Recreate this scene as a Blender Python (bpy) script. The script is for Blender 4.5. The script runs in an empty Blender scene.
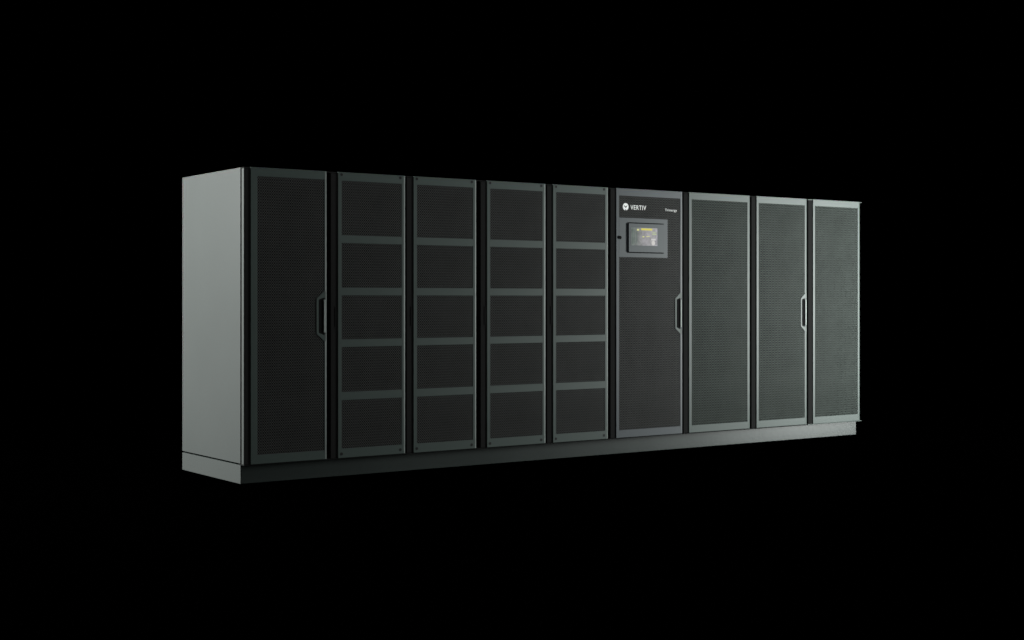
import bpy, bmesh, math, random
from mathutils import Vector, Matrix
random.seed(4)
S = bpy.context.scene
C = S.collection
R = math.radians

# ------------------------------------------------------------------ materials
def new_mat(name):
    m = bpy.data.materials.new(name); m.use_nodes = True
    nt = m.node_tree; nt.nodes.clear()
    out = nt.nodes.new('ShaderNodeOutputMaterial')
    b = nt.nodes.new('ShaderNodeBsdfPrincipled')
    nt.links.new(b.outputs[0], out.inputs[0])
    return m, nt, b

def paint(name, col, rough=0.45, spec=0.5, bump=0.02, vary=0.06, metallic=0.0):
    """powder coat: slight tone drift, fine orange-peel grain"""
    m, nt, b = new_mat(name)
    N, L = nt.nodes.new, nt.links.new
    tc = N('ShaderNodeTexCoord')
    n1 = N('ShaderNodeTexNoise'); n1.inputs['Scale'].default_value = 1.3; n1.inputs['Detail'].default_value = 3
    L(tc.outputs['Object'], n1.inputs['Vector'])
    mr = N('ShaderNodeMapRange'); mr.inputs['To Min'].default_value = 1 - vary; mr.inputs['To Max'].default_value = 1 + vary
    L(n1.outputs['Fac'], mr.inputs['Value'])
    sc = N('ShaderNodeVectorMath'); sc.operation = 'SCALE'; sc.inputs[0].default_value = col
    L(mr.outputs[0], sc.inputs['Scale']); L(sc.outputs[0], b.inputs['Base Color'])
    r2 = N('ShaderNodeMapRange'); r2.inputs['To Min'].default_value = rough - .05; r2.inputs['To Max'].default_value = rough + .05
    L(n1.outputs['Fac'], r2.inputs['Value']); L(r2.outputs[0], b.inputs['Roughness'])
    n2 = N('ShaderNodeTexNoise'); n2.inputs['Scale'].default_value = 420; n2.inputs['Detail'].default_value = 1
    L(tc.outputs['Object'], n2.inputs['Vector'])
    bp = N('ShaderNodeBump'); bp.inputs['Strength'].default_value = bump; bp.inputs['Distance'].default_value = 0.001
    L(n2.outputs['Fac'], bp.inputs['Height']); L(bp.outputs[0], b.inputs['Normal'])
    b.inputs['Specular IOR Level'].default_value = spec
    b.inputs['Metallic'].default_value = metallic
    return m

def perforated(name, col, px, pz, r, rough=0.5):
    """sheet metal with staggered round holes opening on a black interior"""
    m, nt, b = new_mat(name)
    N, L = nt.nodes.new, nt.links.new
    tc = N('ShaderNodeTexCoord'); sp = N('ShaderNodeSeparateXYZ'); L(tc.outputs['Object'], sp.inputs[0])
    def M(op, a, bb=None):
        n = N('ShaderNodeMath'); n.operation = op
        for i, v in enumerate((a, bb)):
            if v is None: continue
            if isinstance(v, (int, float)): n.inputs[i].default_value = v
            else: L(v, n.inputs[i])
        return n.outputs[0]
    def dist(off):
        u = M('SUBTRACT', M('FRACT', M('ADD', M('DIVIDE', sp.outputs['X'], px), off)), .5)
        v = M('SUBTRACT', M('FRACT', M('ADD', M('DIVIDE', sp.outputs['Z'], pz), off)), .5)
        u = M('MULTIPLY', u, px); v = M('MULTIPLY', v, pz)
        return M('SQRT', M('ADD', M('MULTIPLY', u, u), M('MULTIPLY', v, v)))
    nz = N('ShaderNodeTexNoise'); nz.inputs['Scale'].default_value = 5; nz.inputs['Detail'].default_value = 2
    L(tc.outputs['Object'], nz.inputs['Vector'])
    wob = M('ADD', M('MULTIPLY', nz.outputs['Fac'], .12), .94)      # punched burr varies a little over the sheet
    hole = M('MAXIMUM', M('LESS_THAN', M('MULTIPLY', dist(0.0), wob), r * 1.15), M('LESS_THAN', M('MULTIPLY', dist(0.5), wob), r * .85))
    b.inputs['Base Color'].default_value = (*col, 1); b.inputs['Roughness'].default_value = rough
    b.inputs['Specular IOR Level'].default_value = .10
    k = N('ShaderNodeBsdfPrincipled'); k.inputs['Base Color'].default_value = (.0085, .0088, .0086, 1)
    k.inputs['Roughness'].default_value = .9; k.inputs['Specular IOR Level'].default_value = .04
    mx = N('ShaderNodeMixShader'); L(hole, mx.inputs[0]); L(b.outputs[0], mx.inputs[1]); L(k.outputs[0], mx.inputs[2])
    out = [n for n in nt.nodes if n.type == 'OUTPUT_MATERIAL'][0]
    L(mx.outputs[0], out.inputs[0])
    return m

def glow(name, col, strength, base=(.02, .02, .02)):
    m, nt, b = new_mat(name)
    b.inputs['Base Color'].default_value = (*base, 1)
    b.inputs['Emission Color'].default_value = (*col, 1); b.inputs['Emission Strength'].default_value = strength
    b.inputs['Roughness'].default_value = .25
    return m

GREY   = paint('grey_powder_coat', (.050, .068, .062), .46, .29)
BLUE   = paint('blue_grey_powder_coat', (.051, .060, .068), .46, .29)
SIDE   = paint('side_panel_coat', (.0595, .0640, .0620), .55, .30, bump=.01, vary=.03)
BLACK  = paint('black_plastic', (.020, .020, .020), .95, .0)
PLINTH = paint('plinth_coat', (.0275, .0345, .0325), .34, .42, bump=.01, vary=.03)
DEEP   = paint('black_and_shadow_line', (.004, .004, .004), .9, .1)
GRIPLIT  = paint('lit_grip_metal', (.31, .35, .335), .35, .4, vary=.02)  # side light on the grip bars is painted in as a paler tone
SCREW  = paint('dark_screw', (.004, .004, .004), .6, .2)
WHITE  = paint('white_print', (.98, .98, .98), .35, .6, vary=.0, bump=0)
MESH   = perforated('perforated_steel', (.064, .065, .064), .0163, .0187, .0056)
MESHG  = perforated('perforated_green_grey_steel', (.059, .076, .067), .0175, .0205, .0061)
INKDARK = paint('dark_print', (.02, .02, .02), .6, .2, vary=0, bump=0)

# ------------------------------------------------------------------ mesh helpers
def link(name, bm, mat, parent=None, loc=None, smooth=False):
    bmesh.ops.recalc_face_normals(bm, faces=bm.faces)
    me = bpy.data.meshes.new(name); bm.to_mesh(me); bm.free()
    me.materials.append(mat)
    if smooth:
        for p in me.polygons: p.use_smooth = True
    o = bpy.data.objects.new(name, me); C.objects.link(o)
    if parent: o.parent = parent
    if loc: o.location = loc
    return o

def add_box(bm, x0, x1, y0, y1, z0, z1, bev=0.0, seg=2):
    vs = [bm.verts.new((x, y, z)) for x in (x0, x1) for y in (y0, y1) for z in (z0, z1)]
    idx = [(0,1,3,2),(4,6,7,5),(0,4,5,1),(2,3,7,6),(0,2,6,4),(1,5,7,3)]
    fs = [bm.faces.new([vs[i] for i in f]) for f in idx]
    if bev > 0:
        es = set(e for f in fs for e in f.edges)
        bmesh.ops.bevel(bm, geom=list(es), offset=bev, segments=seg, affect='EDGES', profile=.5)

def box(name, x0, x1, y0, y1, z0, z1, mat, parent=None, bev=0.002, seg=2):
    bm = bmesh.new(); add_box(bm, x0, x1, y0, y1, z0, z1, bev, seg)
    return link(name, bm, mat, parent)

def door_plate(W, H, holes, y0=0.0, y1=0.0060, ch=0.0025, ich=0.001):
    """rectangular plate, front at y0, with rectangular openings and chamfered rims"""
    xs = sorted({0, W} | {h[0] for h in holes} | {h[1] for h in holes})
    zs = sorted({0, H} | {h[2] for h in holes} | {h[3] for h in holes})
    bm = bmesh.new()
    nx, nz = len(xs), len(zs)
    solid = {}
    for i in range(nx - 1):
        for j in range(nz - 1):
            cx, cz = (xs[i] + xs[i+1]) / 2, (zs[j] + zs[j+1]) / 2
            solid[i, j] = not any(h[0] < cx < h[1] and h[2] < cz < h[3] for h in holes)
    F = {}; B = {}
    for i in range(nx):
        for j in range(nz):
            F[i, j] = bm.verts.new((xs[i], y0, zs[j])); B[i, j] = bm.verts.new((xs[i], y1, zs[j]))
    for (i, j), s in solid.items():
        if not s: continue
        bm.faces.new((F[i,j], F[i+1,j], F[i+1,j+1], F[i,j+1]))
        bm.faces.new((B[i,j], B[i,j+1], B[i+1,j+1], B[i+1,j]))
    def wall(a, b): bm.faces.new((F[a], F[b], B[b], B[a]))
    for (i, j), s in solid.items():
        if not s: continue
        if not solid.get((i-1, j)): wall((i, j), (i, j+1))
        if not solid.get((i+1, j)): wall((i+1, j), (i+1, j+1))
        if not solid.get((i, j-1)): wall((i, j), (i+1, j))
        if not solid.get((i, j+1)): wall((i, j+1), (i+1, j+1))
    loose = [v for v in bm.verts if not v.link_faces]
    bmesh.ops.delete(bm, geom=loose, context='VERTS')
    bmesh.ops.recalc_face_normals(bm, faces=bm.faces)
    bmesh.ops.dissolve_limit(bm, angle_limit=R(1), verts=bm.verts, edges=bm.edges)
    bm.normal_update()
    def front(e): return all(abs(v.co.y - y0) < 1e-6 for v in e.verts) and e.calc_face_angle(0) > .5
    def outer(e):
        a, b = e.verts
        return (abs(a.co.x) < 1e-6 and abs(b.co.x) < 1e-6) or (abs(a.co.x-W) < 1e-6 and abs(b.co.x-W) < 1e-6) or \
               (abs(a.co.z) < 1e-6 and abs(b.co.z) < 1e-6) or (abs(a.co.z-H) < 1e-6 and abs(b.co.z-H) < 1e-6)
    oe = [e for e in bm.edges if front(e) and outer(e)]
    ie = [e for e in bm.edges if front(e) and not outer(e)]
    if ich: bmesh.ops.bevel(bm, geom=ie, offset=ich, segments=1, affect='EDGES')
    oe = [e for e in bm.edges if e.is_valid and front(e) and outer(e)]
    bmesh.ops.bevel(bm, geom=oe, offset=ch, segments=3, affect='EDGES', profile=.5)
    lip = .012                      # closing edge of the leaf folds back slightly
    bmesh.ops.bisect_plane(bm, geom=list(bm.verts)+list(bm.edges)+list(bm.faces), plane_co=(W-lip, 0, 0), plane_no=(1, 0, 0))
    for v in bm.verts:
        if v.co.x > W - lip and v.co.y < y0 + .0045: v.co.y += (v.co.x - W + lip) / lip * .0032
    return bm

def prism(bm, pts, y0, y1, hole=None):
    """extrude an XZ polygon (or ring between polygon and hole of same length) from y0 to y1"""
    n = len(pts)
    a = [bm.verts.new((p[0], y0, p[1])) for p in pts]; b = [bm.verts.new((p[0], y1, p[1])) for p in pts]
    if hole is None:
        bm.faces.new(a); bm.faces.new(b[::-1])
    else:
        c = [bm.verts.new((p[0], y0, p[1])) for p in hole]; d = [bm.verts.new((p[0], y1, p[1])) for p in hole]
    for i in range(n):
        k = (i + 1) % n
        bm.faces.new((a[i], b[i], b[k], a[k]))
        if hole is not None:
            bm.faces.new((c[i], c[k], d[k], d[i]))
            bm.faces.new((a[i], a[k], c[k], c[i])); bm.faces.new((b[i], d[i], d[k], b[k]))

def cyl(name, x, z, y0, y1, r, mat, parent, n=20):
    bm = bmesh.new()
    prism(bm, [(x + r*math.cos(2*math.pi*i/n), z + r*math.sin(2*math.pi*i/n)) for i in range(n)], y0, y1)
    return link(name, bm, mat, parent)

def thing(name, label, cat, group, x):
    o = bpy.data.objects.new(name, None); C.objects.link(o)
    o.empty_display_size = .2; o.location = (x, 0, 0)
    o['label'] = label; o['category'] = cat
    if group: o['group'] = group
    return o

# ------------------------------------------------------------------ measured layout (metres)
ZB, ZT = 0.1276, 2.050       # door bottom / top
YB, YP = 0.0062, 0.055        # cabinet front face / plinth front face
D = 1.019                    # depth
doors = [(.046,.598),(.682,1.207),(1.274,1.800),(1.892,2.418),(2.486,3.013),(3.092,3.772),(3.842,4.517),(4.592,5.191),(5.264,5.858)]
XR = 5.886
post_l = [d[0] - .052 for d in doors]; post_l[0] = 0.0; 
post_r = [d[1] + .004 for d in doors]
cut = [0.0] + [(post_r[i] + post_l[i+1]) / 2 for i in range(8)] + [XR]
G_ROW = 'cabinets of the power supply line-up'

def shell(t, i, paintmat):
    """carcass of one cabinet: black front posts, painted carcass behind, roof"""
    x = doors[i][0]
    L, Rr, l, r = cut[i] - x + .0008, cut[i+1] - x - .0008, post_l[i] - x, post_r[i] - x
    if i == 0: l, L = l + .006, L + .006
    bm = bmesh.new()
    add_box(bm, l, r, YB, .10, ZB + .001, ZT - .010, .002)
    add_box(bm, L, Rr, .1005, D - .004, ZB + .001, ZT - .010, .002)
    link('carcass', bm, BLACK, t)
    bm = bmesh.new()
    add_box(bm, L - (.0 if i else .006), Rr, YB - .002, D - .001, ZT - .009, ZT - .002, .0015)
    link('roof', bm, BLACK if i < 8 else paintmat, t)
    bm = bmesh.new()
    add_box(bm, L - (.0 if i else .006), Rr, YB - .002, .09, ZB + .0005 - .006, ZB, .0012)
    link('floor_rail', bm, BLACK if i < 8 else paintmat, t)

def grip(t, W, zoff=0):
    """recessed pull: tapered bezel with a dark cup and a vertical grip bar"""
    x0, x1 = W - .0775, W - .0075
    out = [(x0, .965), (x0, 1.200), (x1 - .013, 1.249), (x1, 1.249), (x1, .916), (x1 - .013, .916)]
    inn = [(x0+.016, .972), (x0+.016, 1.192), (x1 - .020, 1.205), (x1-.005, 1.205), (x1-.005, .958), (x1 - .020, .958)]
    bm = bmesh.new(); prism(bm, out, -.0014, .0018, inn)
    bm.normal_update()
    es = [e for e in bm.edges if all(abs(v.co.y + .0014) < 1e-6 for v in e.verts) and len(e.link_faces) == 2 and e.calc_face_angle(0) > .5]
    bmesh.ops.bevel(bm, geom=es, offset=.0008, segments=1, affect='EDGES')
    h = link('handle', bm, GREY, t)
    bm = bmesh.new(); prism(bm, inn, .0005, .0018); link('handle_cup', bm, DEEP, h)
    bm = bmesh.new(); add_box(bm, x1 - .017, x1 - .006, -.006, .0004, .972, 1.192, .003, 3)
    link('grip_bar', bm, GRIPLIT, h)

def latch_slot(t):
    box('latch_slot', -.022, -.005, YB - .0025, YB + .004, 1.010, 1.145, DEEP, t, .001)

# ------------------------------------------------------------------ cabinet type A: five mesh sections
def five_section(i):
    W = .526
    t = thing('battery_cabinet', '', 'cabinet', G_ROW, doors[i][0])
    shell(t, i, GREY)
    rows = [(.191,.516),(.571,.873),(.925,1.221),(1.274,1.573),(1.626,1.992)]
    holes = [(.028, W-.031, a - ZB, b - ZB) for a, b in rows]
    bm = door_plate(W, ZT - ZB, holes)
    bmesh.ops.translate(bm, verts=bm.verts, vec=(0, 0, ZB))
    d = link('door', bm, GREY, t)
    for a, b in rows:
        box('perforated_panel', .0285, W - .0315, .0022, .0056, a + .0005, b - .0005, MESH, d, 0)
    for sx, sz in ((.027, .156), (W-.040, .156), (.027, ZT-.017), (W-.040, ZT-.017)):
        cyl('screw', sx, sz, -.0012, .002, .0098, SCREW, d, 16)
    latch_slot(t)
    return t

# ------------------------------------------------------------------ cabinet type B: full-height mesh door
def full_mesh(i, name, mat, ml, mr, handle=False):
    W = doors[i][1] - doors[i][0]
    t = thing(name, '', 'cabinet', G_ROW, doors[i][0])
    shell(t, i, mat)
    bm = door_plate(W, ZT - ZB, [(ml, W - mr, .187 - ZB, 1.9925 - ZB)])
    bmesh.ops.translate(bm, verts=bm.verts, vec=(0, 0, ZB))
    d = link('door', bm, mat, t)
    box('perforated_panel', ml + .0005, W - mr - .0005, .0022, .0056, .1875, 1.992, MESHG if i > 5 else MESH, d, 0)
    if handle: grip(d, W)
    return t, d, W

def text_mesh(s, name, x0, x1, z0, z1, y, mat, parent, off=0.0, shear=0.0):
    cu = bpy.data.curves.new(name, 'FONT'); cu.body = s; cu.extrude = .01; cu.offset = off; cu.shear = shear; cu.space_character = 1.12
    o = bpy.data.objects.new(name, cu); C.objects.link(o)
    bpy.context.view_layer.update()
    me = bpy.data.meshes.new_from_object(o.evaluated_get(bpy.context.evaluated_depsgraph_get()))
    bpy.data.objects.remove(o)
    vx = [v.co.x for v in me.vertices]; vy = [v.co.y for v in me.vertices]
    ax, bx, ay, by = min(vx), max(vx), min(vy), max(vy)
    for v in me.vertices:
        X = x0 + (v.co.x - ax) / (bx - ax) * (x1 - x0); Z = z0 + (v.co.y - ay) / (by - ay) * (z1 - z0)
        v.co = (X, y - v.co.z * .08, Z)
    me.materials.clear(); me.materials.append(mat)
    me.name = name
    o = bpy.data.objects.new(name, me); C.objects.link(o); o.parent = parent
    return o

# leftmost cabinet with the bare side panel
t1, d1, W1 = full_mesh(0, 'input_cabinet', GREY, .047, .018, True)
t1['label'] = 'leftmost cabinet of the row, full-height mesh door and pale bare side panel'
x = doors[0][0]
box('side_panel', -x, -x + .005, .0580, D, ZB + .004, ZT - .002, SIDE, t1, .0015)
box('corner_post', -x + .0005, -x + .0055, YB + .0015, .0370, ZB + .002, ZT - .010, SIDE, t1, .001)

# four five-section cabinets: one built, three copied with their parts
src = five_section(1)
src['label'] = 'five-section mesh cabinet standing directly right of the leftmost cabinet with side panel'
rest = ['second from the left of the four cabinets with five mesh sections',
        'third from the left of the four cabinets with five mesh sections',
        'five-section mesh cabinet directly left of the cabinet with the touchscreen']
def copy_tree(o, parent=None):
    c = o.copy(); C.objects.link(c); c.parent = parent
    for ch in list(o.children): copy_tree(ch, c)
    return c
for k in range(3):
    i = k + 2
    c = copy_tree(src); c.location = (doors[i][0], 0, 0); c['label'] = rest[k]
    # the gap to the neighbour differs from cabinet to cabinet, so each carcass is its own mesh
    for ch in list(c.children):
        if ch.name.split('.')[0] in ('carcass', 'roof', 'floor_rail'): bpy.data.objects.remove(ch)
    shell(c, i, GREY)

# control cabinet with screen and logo
t6, d6, W6 = full_mesh(5, 'control_cabinet', BLUE, .029, .024, True)
t6['label'] = 'cabinet with a small touchscreen and white logo on its mesh door'
o6 = -doors[5][0] - .0045          # measured x -> local x
def X(v): return v + o6
box('mounting_plate', X(3.1258), X(3.6200), .0001, .0055, 1.5200, 1.8235, BLUE, d6, .0004, 1)
# lock
lk = cyl('lock', X(3.1317), 1.670, -.008, .0, .0125, DEEP, d6, 16)
# screen housing
hs = box('screen_housing', X(3.2135), X(3.5740), -.0070, .0, 1.5535, 1.7885, DEEP, t6, .002)  # near-black back, oversized to paint the shadow line around the fascia
hf = box('fascia', X(3.2130), X(3.5800), -.0115, -.0070, 1.5600, 1.7820, BLUE, hs, .0015)
SX0, SX1, SZ0, SZ1 = X(3.2350), X(3.5030), 1.612, 1.750
def screen_mat():
    m, nt, b = new_mat('lcd_picture')
    N, L = nt.nodes.new, nt.links.new
    tc = N('ShaderNodeTexCoord'); sp = N('ShaderNodeSeparateXYZ'); L(tc.outputs['Object'], sp.inputs[0])
    mr = N('ShaderNodeMapRange'); mr.inputs['From Min'].default_value = SX0; mr.inputs['From Max'].default_value = SX1
    L(sp.outputs['X'], mr.inputs['Value'])
    cr = N('ShaderNodeValToRGB'); L(mr.outputs[0], cr.inputs[0])
    e = cr.color_ramp.elements
    e[0].position = 0; e[0].color = (.10, .13, .12, 1)
    e[1].position = 1; e[1].color = (.36, .34, .40, 1)
    for p, c in ((.10, (.13,.16,.145,1)), (.22, (.17,.19,.185,1)), (.32, (.27,.27,.27,1)), (.5, (.33,.31,.34,1)), (.8, (.42,.40,.42,1))):
        k = e.new(p); k.color = c
    nz = N('ShaderNodeTexNoise'); nz.inputs['Scale'].default_value = 38; nz.inputs['Detail'].default_value = 1
    L(tc.outputs['Object'], nz.inputs['Vector'])
    m2 = N('ShaderNodeMapRange'); m2.inputs['To Min'].default_value = .1; m2.inputs['To Max'].default_value = 1.0
    L(nz.outputs['Fac'], m2.inputs['Value'])
    L(cr.outputs[0], b.inputs['Emission Color']); L(m2.outputs[0], b.inputs['Emission Strength'])
    b.inputs['Base Color'].default_value = (.02, .02, .02, 1); b.inputs['Roughness'].default_value = .3
    return m
sc = box('screen', SX0, SX1, -.0125, -.0116, SZ0, SZ1, screen_mat(), hs, 0)
def tile(u0, u1, v0, v1, col, s, k=0):
    # icons and bars of the display picture, all one mesh per colour
    return (SX0 + u0*(SX1-SX0), SX0 + u1*(SX1-SX0), SZ0 + v0*(SZ1-SZ0), SZ0 + v1*(SZ1-SZ0))
def tiles(name, rects, col, s):
    bm = bmesh.new()
    for q in rects:
        a, b_, c_, d_ = tile(*q, None, None)
        add_box(bm, a, b_, -.0130, -.0125, c_, d_)
    return link(name, bm, glow(name, col, s), hs)
tiles('title_bar', [(.38,.80,.86,.97)], (.56,.50,.06), 1.0)
tiles('bright_tile', [(.76,.93,.30,.40)], (.50,.49,.48), 1.0)
cx_, cz_ = SX0 + .84*(SX1-SX0), SZ0 + .16*(SZ1-SZ0)
cyl('round_icon', cx_, cz_, -.0131, -.0125, .0185, glow('pale_icon', (.52,.50,.48), 1.0), hs, 24)
for q in [(.22,.30,.83,.93),(.43,.50,.46,.53),(.57,.70,.50,.54)]: tiles('small_icon', [q], (.56,.56,.22), 1.0)
tiles('status_bar', [(.80,.96,.62,.70),(.80,.96,.75,.79)], (.36,.42,.24), 1.0)
tiles('menu_rule', [(.06,.075,.05,.95),(.13,.14,.1,.9),(.20,.21,.1,.78)], (.05,.10,.07), 1.0)
# emblem: white disc, dark chevron and a small notch below
ex, ez, er = X(3.1915), 1.9085, .0285
em = cyl('emblem', ex, ez, .0010, .0022, er, WHITE, d6, 40)
bm = bmesh.new()
prism(bm, [(ex-.0175,ez+.0125),(ex-.010,ez+.0075),(ex,ez+.001),(ex+.010,ez+.0075),(ex+.0175,ez+.0125),(ex+.0125,ez+.002),(ex,ez-.0085),(ex-.0125,ez+.002)], .0004, .0010)
prism(bm, [(ex-.0065,ez-.0302),(ex,ez-.0165),(ex+.0065,ez-.0302)], .0004, .0010)
link('emblem_mark', bm, INKDARK, d6)
text_mesh('VERTIV', 'lettering', X(3.2400), X(3.3990), 1.8885, 1.9235, .0020, WHITE, d6, off=.010)
text_mesh('Trinergy', 'lettering', X(3.5950), X(3.7180), 1.8830, 1.9080, .0020, WHITE, d6, off=.0)

t7, d7, W7 = full_mesh(6, 'rectifier_cabinet', GREY, .030, .031)
t7['label'] = 'wide full-height mesh cabinet without a grip, directly right of the touchscreen cabinet'
t8, d8, W8 = full_mesh(7, 'output_cabinet', GREY, .026, .029, True)
t8['label'] = 'full-height mesh cabinet with a pull grip, second from the right end'
t9, d9, W9 = full_mesh(8, 'bypass_cabinet', GREY, .025, .030)
t9['label'] = 'rightmost and palest cabinet of the row, mesh door without a grip'

# one plinth under the whole line-up
pl = thing('plinth', 'long low plain plinth carrying the whole row of cabinets', 'plinth', None, 0)
bm = bmesh.new(); add_box(bm, .0045, 5.869, YP, D, 0.0, ZB - .007, .003, 2)
link('base_frame', bm, PLINTH, pl)
bm = bmesh.new(); add_box(bm, 0, .004, YP + .0005, D, 0.0, ZB - .007, .0012, 2)
link('end_plate', bm, SIDE, pl)

# ------------------------------------------------------------------ setting: black studio floor and backdrop
VOID, nt, b = new_mat('black_velvet')
b.inputs['Base Color'].default_value = (.00005, .00005, .00005, 1); b.inputs['Roughness'].default_value = 1
b.inputs['Specular IOR Level'].default_value = 0
bm = bmesh.new()
vs = [bm.verts.new(p) for p in ((-40,-30,-.002),(60,-30,-.002),(60,40,-.002),(-40,40,-.002))]; bm.faces.new(vs)
fl = link('studio_floor', bm, VOID); fl['kind'] = 'structure'
bm = bmesh.new(); add_box(bm, -39, 59, 38, 38.2, 0, 30)
bd = link('backdrop', bm, VOID); bd['kind'] = 'structure'

# ------------------------------------------------------------------ camera
cam = bpy.data.cameras.new('camera'); co = bpy.data.objects.new('camera', cam); C.objects.link(co)
co.location = (-3.93104, -8.54607, 1.19886)
co.rotation_euler = (R(90), 0, R(54.73601 - 90))
cam.sensor_width = 36; cam.lens = 1436.865 * 36 / 1024
cam.shift_y = (298.697 - 320) / 1024
cam.clip_end = 300
S.camera = co

# ------------------------------------------------------------------ studio lamps
def area(name, loc, target, sx, sy, power, col):
    l = bpy.data.lights.new(name, 'AREA'); l.shape = 'RECTANGLE'; l.size = sx; l.size_y = sy
    l.energy = power; l.color = col
    o = bpy.data.objects.new(name, l); C.objects.link(o); o.location = loc
    o.rotation_euler = (Vector(target) - Vector(loc)).to_track_quat('-Z', 'Y').to_euler()
    return o
area('key_softbox', (7.9, -2.5, 0.98), (4.0, 0, .98), 1.3, 3.3, 505, (.94, 1.0, .975))
area('side_softbox', (-4.2, 1.9, 3.0), (0, .55, 1.2), 2.0, 2.0, 800, (.955, 1.0, .975))
area('top_fill', (1.8, -2.6, 5.8), (1.8, 0, 1.0), 4.5, 1.2, 56, (1.0, 1.0, 1.0))

area('front_fill', (-3.0, -5.5, 2.2), (.6, 0, 1.0), 1.6, 1.6, 16, (1.0, .98, .98))

w = bpy.data.worlds.new('World'); S.world = w; w.use_nodes = True
w.node_tree.nodes['Background'].inputs[0].default_value = (0, 0, 0, 1)
w.node_tree.nodes['Background'].inputs[1].default_value = 0.0
S.view_settings.view_transform = 'Standard'; S.view_settings.look = 'None'
S.view_settings.exposure = 0; S.view_settings.gamma = 1
